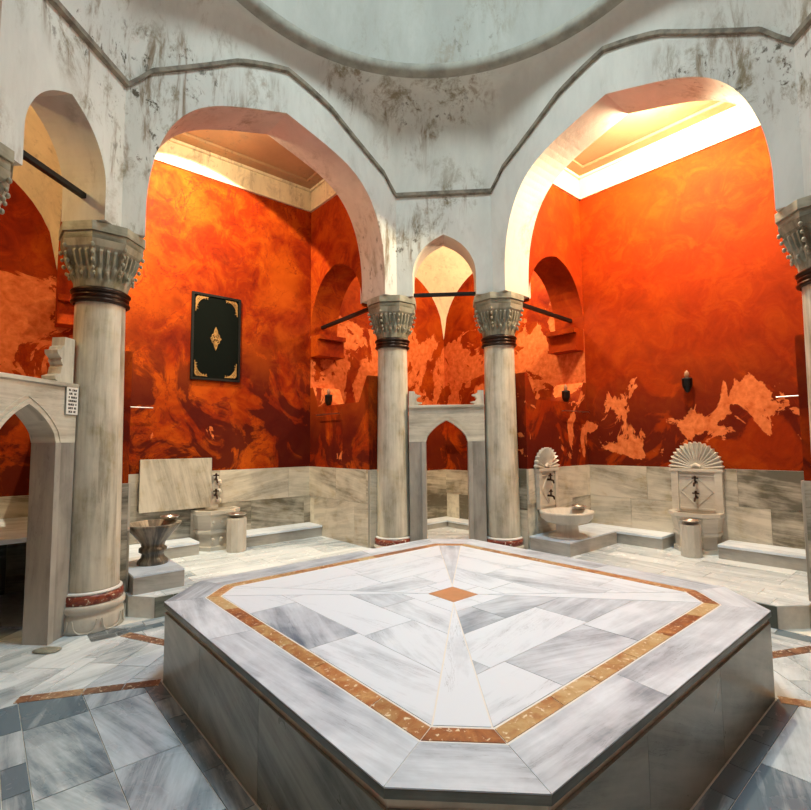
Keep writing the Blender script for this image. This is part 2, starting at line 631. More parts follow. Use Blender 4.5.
def rot2(theta):
    t = math.radians(theta)
    return Vector((math.cos(t), math.sin(t), 0)), Vector((-math.sin(t), math.cos(t), 0))


HL = (Pp - Pq) * K                                   # half length of platform long side in its frame
for name, th in SIDES.items():
    A, B = rot2(th)
    reg = [(-HL - .02, PA + .0), (HL + .02, PA), (1.43, 2.17), (-1.43, 2.17)]
    near = 'near' in name
    rows_of(fl, reg, O0, A, B, PA + .0, [.10], .32, tones=(.5, .95))
    if near:
        rows_of(fl, reg, O0, A, B, PA + .10, [.30, .31], .64, tones=(.3, .85), angs=(-.5, .5))
    else:
        rows_of(fl, reg, O0, A, B, PA + .10, [.30, .31], .7, tones=(.15, .5))
    rows_of(fl, [(-1.7, 2.17), (1.7, 2.17), (1.7, 2.42), (-1.7, 2.42)], O0, A, B, 2.17, [.10, .16], .3, tones=(.4, .95))
for name, th in CORNERS.items():
    A, B = rot2(th)
    if name == 'near':
        A, B = rot2(180)
    reg = [(-Pq, Pp), (Pq, Pp), (.50, 2.60), (-.50, 2.60)]
    rows_of(fl, reg, O0, A, B, Pp, [.22, .22, .22, .2], .8, tones=(.1, .45), angs=(.3, .6))
    rows_of(fl, [(-.62, 2.60), (.62, 2.60), (.62, 6.1), (-.62, 6.1)], O0, A, B, 2.6, [.3] * 12, .9, tones=(.05, .4), angs=(-.3, .5))
    rows_of(fl, [(-1.6, 2.9), (-.62, 2.6), (-.62, 6.1), (-3.5, 4.)][::-1], O0, A, B, 2.6, [.3] * 12, .9, tones=(.05, .4), angs=(-.3, .5))
    rows_of(fl, [(1.6, 2.9), (.62, 2.6), (.62, 6.1), (3.5, 4.)], O0, A, B, 2.6, [.3] * 12, .9, tones=(.05, .4), angs=(-.3, .5))
struct(fl, 'floor', ['marble_floor', 'grout'])

# brown stone strips let into the floor, from the platform's corners outward
sn = 0
for name, th in CORNERS.items():
    A, B = rot2(th)
    for s in (-1, 1):
        m = MB()
        a, b = Vector((s * Pq, Pp)), Vector((s * .50, 2.58))
        d = (b - a).normalized()
        nrm = Vector((-d.y, d.x))
        L = (b - a).length
        x = .01
        while x < L:
            x2 = min(L, x + random.uniform(.18, .35))
            p0, p1 = a + d * x, a + d * (x2 - .004)
            slab(m, [tuple(p0 - nrm * .043), tuple(p1 - nrm * .043), tuple(p1 + nrm * .043), tuple(p0 + nrm * .043)], O0, A, B, .0085, .001, random.uniform(.2, .9))
            x = x2
        sn += 1
        struct(m, 'trim_%d' % sn, 'inlay_floor')

# raised iwan floors
for name, th in SIDES.items():
    A, B = rot2(th)
    m = MB()
    R0 = [(-1.20, 2.42), (1.20, 2.42), (HN, 2.62), (HN, W), (-HN, W), (-HN, 2.62)]
    m.prism(R0, 0, ZI - .004, mi=1)
    A0, B0 = X, Y
    rows_of(m, R0, Vector((0, 0, ZI - .005)), A0, B0, 2.42, [.24, .24, .24, .24, .24, .24, .24, .24], .9, tones=(.05, .45), angs=(-.2, .2))
    # riser slabs
    rows_of(m, [(-1.2, 0), (1.2, 0), (1.2, ZI), (-1.2, ZI)], Vector((0, 2.42, 0)), X, Z, 0, [ZI - .001], .8, .012, tones=(.6, .95), mi=2)
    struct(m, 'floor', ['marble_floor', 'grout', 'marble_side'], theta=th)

# ---------------------------------------------------------------- outer walls
RED = {'far_left': 'red_left', 'far_right': 'red_right', 'near_left': 'red_left', 'near_right': 'red_right'}
for name, th in SIDES.items():
    m = MB()
    m.box(-HN, HN, W, W + .25, 0, 5.9)
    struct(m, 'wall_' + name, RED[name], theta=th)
    for s, cn in ((-1, 'a'), (1, 'b')):
        m = MB()
        x0, x1 = sorted((s * HN, s * (W + .25)))
        m.box(x0, x1, W, W + .25, 0, 5.9)
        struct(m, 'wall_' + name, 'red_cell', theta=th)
    # frieze above a thin ledge, ceiling with a moulded frame
    m = MB()
    for (xa, ya, xb, yb) in ((-HN, W, HN, W), (-HN, 2.81, -HN, W), (HN, W, HN, 2.81)):
        dx, dy = (xb - xa), (yb - ya)
        L = math.hypot(dx, dy)
        dx, dy = dx / L, dy / L
        nx, ny = dy, -dx
        for (d0, d1, z0, z1) in ((-.01, .035, WT, WT + .028), (-.01, .018, WT + .028, WF), (-.01, .05, WF, WF + .04)):
            q = [(xa + nx * d0, ya + ny * d0), (xb + nx * d0, yb + ny * d0), (xb + nx * d1, yb + ny * d1), (xa + nx * d1, ya + ny * d1)]
            if area(q) < 0:
                q = q[::-1]
            m.prism(q, z0, z1)
    fz = struct(m, 'trim_%d' % (20 + list(SIDES).index(name)), 'frieze', theta=th)
    m = MB()
    m.box(-HN, HN, 2.81, W, WC + .05, WC + .15)
    for (x0, x1, y0, y1) in ((-HN, HN, W - .22, W), (-HN, HN, 2.81, 3.0), (-HN, -HN + .2, 3.0, W - .22), (HN - .2, HN, 3.0, W - .22)):
        m.box(x0, x1, y0, y1, WC + .015, WC + .05)
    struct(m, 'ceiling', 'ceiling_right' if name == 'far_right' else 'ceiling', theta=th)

# partitions between iwans and corner cells: low wall, arch above, corbel


def part_hi(v):
    "v measured from column (2.81) to the back wall"
    c, h = 3.57, .67
    s = min(1, abs(v - c) / h)
    b0 = 3.12 if v > c else 3.34
    return b0 + (4.05 - b0) * (1 - .15 * s) * math.sqrt(max(0, 1 - s ** 2.6))


def part_lo(v):
    t = v
    if t < 2.98:
        return 2.36 - (t - 2.80) * (.33 / .18)
    if t > 4.0:
        return 2.03 + min(1, (t - 4.0) / .16) * .30
    return 2.03


NP = 24
pv = [2.905] + [3.57 - .66 * math.cos(PI * i / NP) for i in range(1, NP)] + [W]
for name, th in SIDES.items():
    for s in (-1, 1):
        m = MB()
        # local: run along y (v), thickness along x from HN to HN+PT
        xi, xo = s * HN, s * (HN + PT)

        def q(p, mi=0):
            if s < 0:
                p = p[::-1]
            m.poly(p, mi=mi)
        lowpts = [2.76, 2.80, 2.86, 2.92, 2.98, 3.3, 3.7, 4.0, 4.05, 4.1, 4.16, W]
        for a, b in zip(lowpts, lowpts[1:]):
            la, lb = (2.36 if a < 2.8 else part_lo(a)), part_lo(b)
            q([(xi, a, 0), (xi, b, 0), (xi, b, lb), (xi, a, la)][::-1])
            q([(xo, a, 0), (xo, b, 0), (xo, b, lb), (xo, a, la)])
            q([(xi, a, la), (xi, b, lb), (xo, b, lb), (xo, a, la)][::-1], 1)
        q([(xi, 2.76, 0), (xo, 2.76, 0), (xo, 2.76, 2.36), (xi, 2.76, 2.36)])
        q([(xi, 2.905, 3.3), (xo, 2.905, 3.3), (xo, 2.905, 5.9), (xi, 2.905, 5.9)])
        for a, b in zip(pv, pv[1:]):
            ha, hb = part_hi(a), part_hi(b)
            q([(xi, a, ha), (xi, b, hb), (xi, b, 5.9), (xi, a, 5.9)][::-1])
            q([(xo, a, ha), (xo, b, hb), (xo, b, 5.9), (xo, a, 5.9)])
            q([(xi, a, ha), (xi, b, hb), (xo, b, hb), (xo, a, ha)])
        # corbel at the outer end
        x0, x1 = sorted((xi + s * .005, xo))
        m.box(x0, x1, W - .20, W, 2.84, 3.05)
        m.box(x0, x1, W - .26, W, 3.05, 3.115)
        m.box(x0, x1, W - .23, W, 2.80, 2.84)
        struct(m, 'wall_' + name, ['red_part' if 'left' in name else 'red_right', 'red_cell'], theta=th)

# arch walls of the octagon
for name, th in SIDES.items():
    m = MB()
    arch_wall(m, xs_of(HN, VX, 26), HN, big_arch, AL, AL + TH, ZS + .06, 5.95, (0, 1, 0))
    struct(m, 'wall_' + name, ['plaster', 'plaster_pink'], theta=th)
for name, th in CORNERS.items():
    m = MB()
    arch_wall(m, xs_of(.40, SX, 14), .40, small_arch, AS, AS + .38, ZS + .06, 5.95, (0, 1, 1))
    struct(m, 'wall_' + name, ['plaster', 'plaster_pink'], theta=th)
    # pier cores over each column (either side of the short arch)
    for s in (-1, 1):
        m = MB()
        a = [(.40, AS + .02), (SX, AS), ]
        to = lambda u, v: ((u - v) * K, (u + v) * K)
        P = [(-.43, AS + .01), (-.43, AS + .37), to(HN + PT, AL + TH + .05), to(HN + .01, AL + TH + .05), to(HN + .01, AL + .01), to(VX, AL + .003)]
        P = [(-s * x, y) for x, y in P]
        if area(P) < 0:
            P = P[::-1]
        m.prism(P, ZS + .055, 5.9)
        struct(m, 'wall_' + name, 'plaster_pink', theta=th)

# pendentive zone between the moulding and the dome ring
RR, ZR = 2.22, 5.86


def mold_z(x):
    tb = [(0, 5.60), (.25, 5.53), (.55, 5.42), (.9, 5.19), (1.25, 4.97), (1.4, 4.88), (1.49, 4.72), (VX, 4.68)]
    x = abs(x)
    for (a, b), (c, d) in zip(tb, tb[1:]):
        if x <= c:
            return b + (d - b) * (x - a) / (c - a)
    return 4.68


bound = []
for k in range(4):
    th = 45 - 90 * k
    for i in range(33):
        x = -VX + 2 * VX * i / 32
        bound.append(fr(th, x, AL, mold_z(x)))
    th2 = th - 45
    for i in range(1, 8):
        x = -SX + 2 * SX * i / 8
        bound.append(fr(th2, x, AS, 4.68))
m = MB()
n = len(bound)
NR = 12
grid = []
for p in bound:
    ph = math.atan2(p.y, p.x)
    rb = math.hypot(p.x, p.y)
    row = []
    for j in range(NR + 1):
        t = PI / 2 * j / NR
        r = RR + (rb - RR) * math.cos(t) ** .55
        zz = p.z + (ZR - p.z) * math.sin(t) ** 1.15
        row.append((r * math.cos(ph), r * math.sin(ph), zz))
    grid.append(row)
for i in range(n):
    a, b = grid[i], grid[(i + 1) % n]
    for j in range(NR):
        m.poly([b[j], a[j], a[j + 1], b[j + 1]][::-1], smooth=True)
m2 = m
o = struct(m, 'ceiling', 'plaster')
wl = o.modifiers.new('weld', 'WELD')
wl.merge_threshold = .001
m = MB()
for i in range(n):
    a, b = bound[i], bound[(i + 1) % n]
    ra, rb = a.normalized() * 0, b
    ia = Vector((a.x, a.y, 0)).normalized() * .035
    ib = Vector((b.x, b.y, 0)).normalized() * .035
    z0, z1 = Vector((0, 0, -.022)), Vector((0, 0, .022))
    m.poly([a - ia + z0, b - ib + z0, b - ib + z1, a - ia + z1][::-1])
    m.poly([a + z0 * 1.6, b + z0 * 1.6, b - ib + z0, a - ia + z0][::-1])
    m.poly([a + z1, b + z1, b - ib + z1, a - ia + z1])
struct(m, 'trim_30', 'molding')
m = MB()
m.lathe([(2.26, ZR - .03), (2.20, ZR - .03), (2.16, ZR), (2.15, ZR + .07), (2.19, ZR + .10)], 96)
struct(m, 'trim_31', 'ring')
m = MB()
prof = [(2.18, ZR + .05)]
for i in range(1, 15):
    a = PI / 2 * i / 16
    prof.append((2.18 * math.cos(a) ** .9, ZR + .08 + 2.15 * math.sin(a)))
m.lathe(prof, 96)
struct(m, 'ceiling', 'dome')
m = MB()
r_, z_ = prof[-1]
m.lathe([(.001, z_ + .02), (r_ + .05, z_ + .02)], 48)
sk = m.build('skylight', 'sky')
tag(sk, 'round skylight at the crown of the dome, above the platform', 'skylight')

# sail vaults over the corner cells
for name, th in CORNERS.items():
    m = MB()
    lo_, hi_ = HN + PT, W
    c = (lo_ + hi_) / 2
    h = (hi_ - lo_) / 2
    R = h * math.sqrt(2)
    N = 30

    def P(i, j):
        x, y = lo_ + (hi_ - lo_) * i / N, lo_ + (hi_ - lo_) * j / N
        zz = 3.42 + math.sqrt(max(0, R * R * 1.0001 - (x - c) ** 2 - (y - c) ** 2))
        return (x, y, zz)
    for i in range(N):
        for j in range(N):
            if P(i, j)[0] + P(i, j)[1] > 4.35:
                m.poly([P(i, j), P(i, j + 1), P(i + 1, j + 1), P(i + 1, j)], smooth=True)
    o = struct(m, 'ceiling', 'vault', theta=th + 45)

# ---------------------------------------------------------------- wainscots (marble slabs on the lower walls)


def wains(theta, O, A, length, z0, z1, name, courses=2, mat='marble_wall', tones=(.2, .7)):
    m = MB()
    H = (z1 - z0) / courses
    L = length
    N = A.cross(Z)
    m.poly([O + A * 0 + Z * z0 + N * .004, O + A * L + Z * z0 + N * .004, O + A * L + Z * z1 + N * .004, O + Z * z1 + N * .004], mi=1)
    reg = [(0, z0), (L, z0), (L, z1), (0, z1)]
    rows_of(m, reg, O, A, Z, z0, [H * 1.12, H * .88] if courses == 2 else [H] * courses, .85, .022, .0015, tones, (-.2, .2), x0=-.5, x1=L)
    struct(m, name, [mat, 'grout_cream'], theta=theta)


bn = 0
for name, th in SIDES.items():
    wains(th, Vector((-HN, W, 0)), X, 2 * HN, ZI, 1.15, 'baseboard_' + name)
    wains(th, Vector((-HN, 2.75, 0)), Y, W - 2.75, ZI, 1.15, 'baseboard_' + name)
    wains(th, Vector((HN, W, 0)), -Y, W - 2.75, ZI, 1.15, 'baseboard_' + name)
    # cells: either side of this outer wall
    wains(th, Vector((HN + PT, W, 0)), X, W - HN - PT, 0, .98, 'baseboard_' + name, tones=(.3, .8))
    wains(th, Vector((-W, W, 0)), X, W - HN - PT, 0, .98, 'baseboard_' + name, tones=(.3, .8))
    wains(th, Vector((HN, 2.76, 0)), X, PT, 0, 1.15, 'baseboard_' + name)
    wains(th, Vector((-HN - PT, 2.76, 0)), X, PT, 0, 1.15, 'baseboard_' + name)
    wains(th, Vector((HN + PT, 2.65, 0)), Y, W - 2.65, 0, .98, 'baseboard_' + name)
    wains(th, Vector((-HN - PT, W, 0)), -Y, W - 2.65, 0, .98, 'baseboard_' + name)

# ---------------------------------------------------------------- benches (low marble ledges)


def bench(theta, x0, x1, y0, y1, z0, z1, label, group=None, miter=None, nose=.0):
    t = thing('marble_bench', label, 'bench', fr(theta, (x0 + x1) / 2, (y0 + y1) / 2, z0), theta, group)
    hx, hy, h = (x1 - x0) / 2, (y1 - y0) / 2, z1 - z0
    m = MB()
    m.box(-hx, hx, -hy + .012, hy, 0, h - .03, ang=.1, tone=.75)
    m.build('riser', 'marble_bench', t, bevel=.003)
    m = MB()
    m.box(-hx, hx, -hy, hy, h - .03, h, ang=.1, tone=.25)
    m.build('seat_slab', 'marble_top', t, bevel=.004)
    return t


ZB = .335
bench(45, -1.335, -.36, W - .40, W - .025, ZI, ZB, 'low marble ledge under the grey veined wall panel at back left')
bench(45, .22, 1.335, W - .40, W - .025, ZI, ZB, 'low marble ledge right of the left wall basin, running into the corner')
bench(-45, -1.335, -.235, W - .40, W - .025, ZI, ZB, 'low marble ledge between the corner and the shell fountain on the right wall')
bench(-45, .355, 1.335, W - .40, W - .025, ZI, ZB, 'low marble ledge right of the shell fountain on the right wall')
# cell benches seen through the small doorway
for th, s, lab in ((45, 1, 'low marble ledge on the left wall seen through the small middle doorway'), (-45, -1, 'low marble ledge on the right wall seen through the small middle doorway')):
    x0, x1 = (2.2, W - .03) if s > 0 else (-W + .03, -2.2)
    if s < 0:
        x0 = -W + .38
    bench(th, x0, x1, W - .36, W - .025, 0, .12, lab)


def block(theta, pts, z0, z1, label):
    cx = sum(p[0] for p in pts) / len(pts)
    cy = sum(p[1] for p in pts) / len(pts)
    t = thing('marble_step', label, 'step', fr(theta, cx, cy, z0), theta)
    P = [(x - cx, y - cy) for x, y in pts]
    if area(P) < 0:
        P = P[::-1]
    m = MB()
    m.prism(P, 0, z1 - z0 - .02, ang=.1, tone=.7)
    m.build('block', 'marble_bench', t, bevel=.003)
    m = MB()
    m.prism(P, z1 - z0 - .02, z1 - z0, ang=.1, tone=.3)
    m.build('top_slab', 'marble_top', t, bevel=.004)
    return t


# right iwan frame (-45): local x = -v, y = u
block(-45, [(-1.33, 2.72), (-.78, 2.72), (-.78, W - .42), (-1.33, W - .42)], ZI, ZB + .01, 'low marble slab under the round pedestal basin beside the right middle column')
block(45, [(-1.33, 2.60), (-.90, 2.60), (-.90, W - .42), (-1.33, W - .42)], ZI, ZB + .01, 'low marble slab under the round chalice basin beside the left column')

# ---------------------------------------------------------------- the platform
plat = thing('marble_platform', 'large raised eight-sided heated marble slab with orange stone inlay in the middle of the bath', 'platform')
octo = lambda p, q: [(q, -p), (p, -q), (p, q), (q, p), (-q, p), (-p, q), (-p, -q), (-q, -p)]
ZP = .50


def oct_off(d):
    "platform octagon shrunk by d"
    p = Pp - d
    a = PA - d
    return p, a * math.sqrt(2) - p


m = MB()
m.prism(octo(*oct_off(.020)), 0, ZP - .045, mi=0)
m.build('core', 'grout_cream', plat)
m = MB()
p, q = oct_off(.018)
for k in range(8):
    P = octo(p, q)
    a, b = Vector((*P[k], 0)), Vector((*P[(k + 1) % 8], 0))
    A = (b - a).normalized()
    L = (b - a).length
    cuts = [0, L] if L < 1 else [0, L * .28 + random.uniform(-.05, .05), L * .62, L]
    for c0, c1 in zip(cuts, cuts[1:]):
        slab(m, [(c0, .004), (c1, .004), (c1, ZP - .068), (c0, ZP - .068)], a, A, Z, .012, .0012, random.uniform(.3, .6), random.uniform(.25, .5))
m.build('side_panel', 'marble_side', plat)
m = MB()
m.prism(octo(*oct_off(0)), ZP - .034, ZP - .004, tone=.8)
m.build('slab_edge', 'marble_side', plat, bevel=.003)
# border
m = MB()
Oz = Vector((0, 0, ZP - .006))
ein, eout = .235, 0.0
Po, Pi_ = octo(*oct_off(.0)), octo(*oct_off(.225))
for k in range(8):
    a, b, c, d = Po[k], Po[(k + 1) % 8], Pi_[(k + 1) % 8], Pi_[k]
    A = Vector((b[0] - a[0], b[1] - a[1], 0)).normalized()
    ang = -math.atan2(A.y, A.x)
    L = math.dist(a, b)
    if L > 1:
        for t0, t1 in ((0, .36), (.36, 1)):
            l = lambda p, q2, t: (p[0] + (q2[0] - p[0]) * t, p[1] + (q2[1] - p[1]) * t)
            slab(m, [l(a, b, t0), l(a, b, t1), l(d, c, t1), l(d, c, t0)], Oz, X, Y, .006, .0015, random.uniform(.35, .6), ang + random.uniform(-.2, .2))
    else:
        slab(m, [a, b, c, d], Oz, X, Y, .006, .0015, random.uniform(.35, .55), ang)
m.build('border_slab', 'marble_top', plat)
m = MB()
m.prism(octo(*oct_off(.01)), ZP - .008, ZP - .0022)
m.build('grout_bed', 'white', plat)
# inlay band
m = MB()
Pa, Pb = octo(*oct_off(.232)), octo(*oct_off(.312))
for k in range(8):
    a, b, c, d = Pa[k], Pa[(k + 1) % 8], Pb[(k + 1) % 8], Pb[k]
    L = math.dist(a, b)
    cuts = [0, 1]
    if L > 1:
        cuts = [0] + sorted([i / 6 + random.uniform(-.05, .05) for i in range(1, 6)]) + [1]
    for i, (t0, t1) in enumerate(zip(cuts, cuts[1:])):
        l = lambda p, q2, t: (p[0] + (q2[0] - p[0]) * t, p[1] + (q2[1] - p[1]) * t)
        slab(m, [l(a, b, t0), l(a, b, t1), l(d, c, t1), l(d, c, t0)], Oz, X, Y, .0062, .002, random.uniform(.25, .8), mi=(1 if random.random() < .45 and L > 1 else 0))
m.build('inlay_band', ['inlay', 'inlay_gold'], plat)
# centre: diamond, four tapering rays, four fields of planks
pi, qi = oct_off(.320)
D = .165
m = MB()
slab(m, [(0, -D), (D, 0), (0, D), (-D, 0)], Oz, X, Y, .0062, .003, .5)
m.build('centre_diamond', 'diamond', plat)
m = MB()
for k in range(4):
    A, B = rot2(90 * k)
    g = .0
    slab(m, [(qi, pi), (-qi, pi), (0, D)], Oz, A, B, .006, .005, .1 if k else .45, PI / 2)
m.build('tapering_ray', 'marble_top', plat)
m = MB()
ai = PA - .320
for name, th in SIDES.items():
    A, B = rot2(th)
    hl = (pi - qi) * K
    reg = [(0, D * K), ] + [(hl, ai), (-hl, ai)]
    # diamond side gives the field a short inner edge
    reg = [(-D * K, D * K), (D * K, D * K), (hl, ai), (-hl, ai)]
    tt = (.05, .5) if 'near' in name else (.0, .3)
    y = ai
    rng = random.uniform
    for r, h in enumerate((.30, .34, .26, .30)):
        y2 = max(y - h, D * K)
        cutsx = [-2, -.13 + .2 * (r % 2) * 2 - .45 * (r == 1), .55 + .1 * r, 2] if r < 2 else [-2, .1 * (3 - r), 2]
        for c0, c1 in zip(cutsx, cutsx[1:]):
            qq = clip_to([(c0, y2), (c1, y2), (c1, y), (c0, y)], reg)
            slab(m, qq, Oz, A, B, .006, .0022, rng(*tt), rng(-.35, .35))
        y = y2
m.build('plank_field', 'marble_top', plat)

# ---------------------------------------------------------------- columns


def cap_rf(t, z, r):
    "round at the collar, eight-sided at the abacus, with flutes and curled leaves between"
    zz = (z - 2.84) / .365
    oct_ = 1 / math.cos(((t - PI / 8 + PI / 8) + PI / 8) % (PI / 4) - PI / 8)
    f = max(0, min(1, (zz - .15) / .5))
    q = r * (1 + (oct_ - 1) * f)
    if .42 < zz < .80:
        q += .014 * (1 if math.cos(t * 32) > .1 else -1) * min(1, (zz - .42) / .04, (.80 - zz) / .04)
    if .12 < zz < .42:
        q += .018 * math.sin((zz - .12) / .30 * PI) * (abs(math.cos(t * 12)) * 1.6 - .9)
    return q


def column(Xc, Yc, label, group=None, theta=0):
    t = thing('marble_column', label, 'column', (Xc, Yc, 0), theta, group)
    m = MB()
    m.lathe([(.001, 0), (.252, 0), (.255, .05), (.252, .125), (.235, .15), (.25, .165), (.26, .18), (.26, .215), (.245, .222), (.001, .222)], 48)
    # carved shield shapes around the foot
    for i in range(8):
        a = PI / 8 + i * PI / 4 + .12
        c, s = math.cos(a), math.sin(a)
        pts = []
        for j in range(15):
            u = -1 + 2 * j / 14
            pts.append((u * .085, .118 - .105 * math.sqrt(max(0, 1 - abs(u) ** 3))))
        m.tube([(c * (.253) - s * x, s * (.253) + c * x, z) for x, z in pts], .006, 6)
    m.build('foot', 'marble_basin', t)
    m = MB()
    m.lathe([(.225, .222), (.242, .226), (.246, .26), (.242, .295), (.225, .298)], 48)
    m.build('porphyry_band', 'porphyry', t)
    m = MB()
    m.lathe([(.21, .298), (.236, .300), (.236, .314), (.215, .322)], 48)
    m.build('base_fillet', 'white', t)
    m = MB()
    m.lathe([(.208, .318)] + [(.214 - .024 * (i / 12), .34 + 2.36 * i / 12) for i in range(13)] + [(.19, 2.72)], 48)
    m.build('shaft', 'marble_column', t)
    m = MB()
    pr = [(.20, 2.70)]
    for k in range(3):
        zc = 2.722 + k * .042
        rr = (.222, .214, .226)[k]
        pr += [(rr - .012, zc - .019), (rr, zc - .010), (rr + .004, zc), (rr, zc + .010), (rr - .012, zc + .019)]
    pr.append((.20, 2.835))
    m.lathe(pr, 48)
    m.build('collar', 'bronze', t)
    m = MB()
    N = 20
    prof = []
    for i in range(N + 1):
        zz = i / N
        z = 2.83 + .375 * zz
        r = .203 + .085 * zz ** 1.3
        if zz > .80:
            r += .012
        prof.append((r, z + .0))
    m.lathe(prof, 192, cap_rf, smooth=False)
    # leaf tips and corner volutes
    for i in range(16):
        a = i * PI / 8
        m.sphere(((.245) * math.cos(a), .245 * math.sin(a), 2.935), .013, 8, 6, 1.4)
    for i in range(8):
        a = PI / 8 + i * PI / 4
        for dz, rr, q in ((3.15, .016, .318), (3.09, .013, .305), (3.03, .016, .290), (2.97, .013, .268)):
            m.sphere((q * math.cos(a), q * math.sin(a), dz), rr, 8, 6, 1.3)
    m.build('capital', 'marble_capital', t)
    m = MB()
    o1 = [(.322 * math.cos(PI / 8 + i * PI / 4), .322 * math.sin(PI / 8 + i * PI / 4)) for i in range(8)]
    o2 = [(.338 * math.cos(PI / 8 + i * PI / 4), .338 * math.sin(PI / 8 + i * PI / 4)) for i in range(8)]
    m.prism(o1, 3.205, 3.265)
    m.prism(o2, 3.265, ZS + .055)
    m.build('abacus', 'marble_capital', t, bevel=.004)
    return t


CX, CY = .69, 3.02
column(-CX, CY, 'marble column left of the small middle doorway')
column(CX, CY, 'marble column right of the small middle doorway')
column(-CY, CX, 'large marble column at left beside the white text sign')
column(CY, CX, 'marble column cut off by the right edge of the photo')
column(-CY, -CX, 'column at the far left edge of which only the capital shows')

# ---------------------------------------------------------------- portals


def port_arch(x, half, z0, rise):
    s = min(1, abs(x) / half)
    return z0 + rise * (1 - .45 * s) * math.sqrt(max(0, 1 - s ** 2.4))


def portal(theta, dist, label, wing_sides=(-1, 1), half=.262, sp=1.50, ap=.27, top=1.95, wing_k=1.):
    t = thing('marble_doorway', label, 'doorway', fr(theta, 0, dist, 0), theta)
    T = .09
    for s in (-1, 1):
        m = MB()
        x0, x1 = sorted((s * (half + .006), s * .475))
        m.box(x0, x1, -T, T, 0, sp, tone=.55, ang=PI / 2)
        # stepped reveal
        x0, x1 = sorted((s * half, s * (half + .055)))
        m.box(x0, x1, -T - .012, T + .012, 0, sp, tone=.35, ang=PI / 2)
        m.build('jamb', 'marble_jamb', t, bevel=.004)
    m = MB()
    xs = xs_of(half, .475, 14)
    arch_wall(m, xs, half, lambda x: port_arch(x, half, sp, ap), -T, T, sp, top)
    m.build('arch_panel', 'marble_portal', t)
    m = MB()
    for e0, e1, pr_ in ((0, .035, .012), (.055, .075, .006)):
        N = 24
        for i in range(N):
            a, b = -half + 2 * half * i / N, -half + 2 * half * (i + 1) / N
            for f, yy in ((-1, -T), (1, T)):
                def pt(x, e):
                    k = (half + e) / half
                    return (x * k, yy + f * pr_, sp + (port_arch(x, half, sp, ap) - sp) * (1 + e / ap))
                def pb(x, e):
                    q = pt(x, e)
                    return (q[0], yy, q[2])
                qd = [pt(a, e0), pt(b, e0), pt(b, e1), pt(a, e1)]
                m.poly(qd if f < 0 else qd[::-1])
                m.poly([pb(a, e1), pb(b, e1), pt(b, e1), pt(a, e1)])
                m.poly([pb(a, e0), pb(b, e0), pt(b, e0), pt(a, e0)])
    m.build('arch_moulding', 'marble_portal', t)
    m = MB()
    m.box(-.475, .475, -T - .02, T + .02, top - .02, top + .012)
    m.build('cornice', 'marble_portal', t, bevel=.004)
    # carved stepped wings climbing the columns
    for s in wing_sides:
        prof = [(.475, 1.962), (.335, 1.962), (.325, 2.0), (.285, 2.02), (.275, 2.045), (.30, 2.055), (.335, 2.07), (.345, 2.115)]
        for i in range(7):
            a = -PI / 2 + PI * .5 * i / 6
            prof.append((.345 + .035 * math.cos(a) * 0 + .012 * math.sin(i), 2.12 + i * .012))
        prof += [(.30, 2.225), (.295, 2.255), (.335, 2.265), (.345, 2.29), (.365, 2.30), (.37, 2.37), (.475, 2.37)]
        prof = [(x + (1 - wing_k) * .06 * (x < .47), 1.962 + (z - 1.962) * wing_k) for x, z in prof]
        pts = [(s * x, z) for x, z in prof]
        # keep it clear of the round shaft: the wing ends at the column
        m = MB()
        if s < 0:
            pts = pts[::-1]
        # split the outline into horizontal strips so the faces stay planar and simple
        zs = sorted({round(z, 4) for x, z in prof})
        def xin(z):
            for (xa, za), (xb, zb) in zip(prof[1:], prof[2:]):
                if min(za, zb) - 1e-6 <= z <= max(za, zb) + 1e-6 and abs(za - zb) > 1e-6:
                    return xa + (xb - xa) * (z - za) / (zb - za)
            return .37 + (1 - wing_k) * .06
        for za, zb in zip(zs, zs[1:]):
            ea, eb = za + 1e-4, zb - 1e-4
            x0a, x0b = xin(ea), xin(eb)
            P4 = [(s * .475, za), (s * x0a, za), (s * x0b, zb), (s * .475, zb)]
            if s > 0:
                P4 = P4[::-1]
            m.prism_y(P4, -.055, .055, ang=PI / 2)
        m.build('carved_wing', 'marble_portal', t)
    return t


portal(0, 2.98, 'small pointed marble doorway between the two middle columns', wing_k=.45)
portal(90, 3.13, 'pointed marble doorway cut off by the left edge of the photo', (-1, 1), .262, 1.52, .28, 1.985)

# white sign with black writing fixed to the left doorway
sg = thing('text_sign', 'small white rectangular sign with seven lines of black writing beside the left column', 'sign', fr(90, .41, 3.13 - .0985, 1.745), 90)
m = MB()
m.box(-.062, .062, -.008, 0, 0, .225)
m.build('plate', 'white', sg, bevel=.002)
m = MB()
for li in range(7):
    z = .196 - li * .029
    n = (7, 6, 7, 8, 7, 7, 6)[li]
    wtot = .088 if n >= 7 else .078
    x = -wtot / 2
    cw = wtot / n
    for ch in range(n):
        if (li, ch) in ((0, 2), (1, 3), (2, 1), (4, 5), (5, 4), (6, 3)):
            x += cw
            continue
        k = (li * 7 + ch * 3) % 4
        a, b = x + cw * .12, x + cw * .85
        m.box(a, a + cw * .26, -.0098, -.0075, z - .008, z + .008)
        if k in (0, 2):
            m.box(b - cw * .26, b, -.0098, -.0075, z - .008, z + .008)
        if k in (0, 1):
            m.box(a, b, -.0098, -.0075, z + .004, z + .008)
        if k in (1, 3):
            m.box(a, b, -.0098, -.0075, z - .008, z - .004)
        if k in (2, 3):
            m.box(a, b, -.0098, -.0075, z - .002, z + .002)
        x += cw
m.build('lettering', 'ink', sg)

# ---------------------------------------------------------------- tie bars


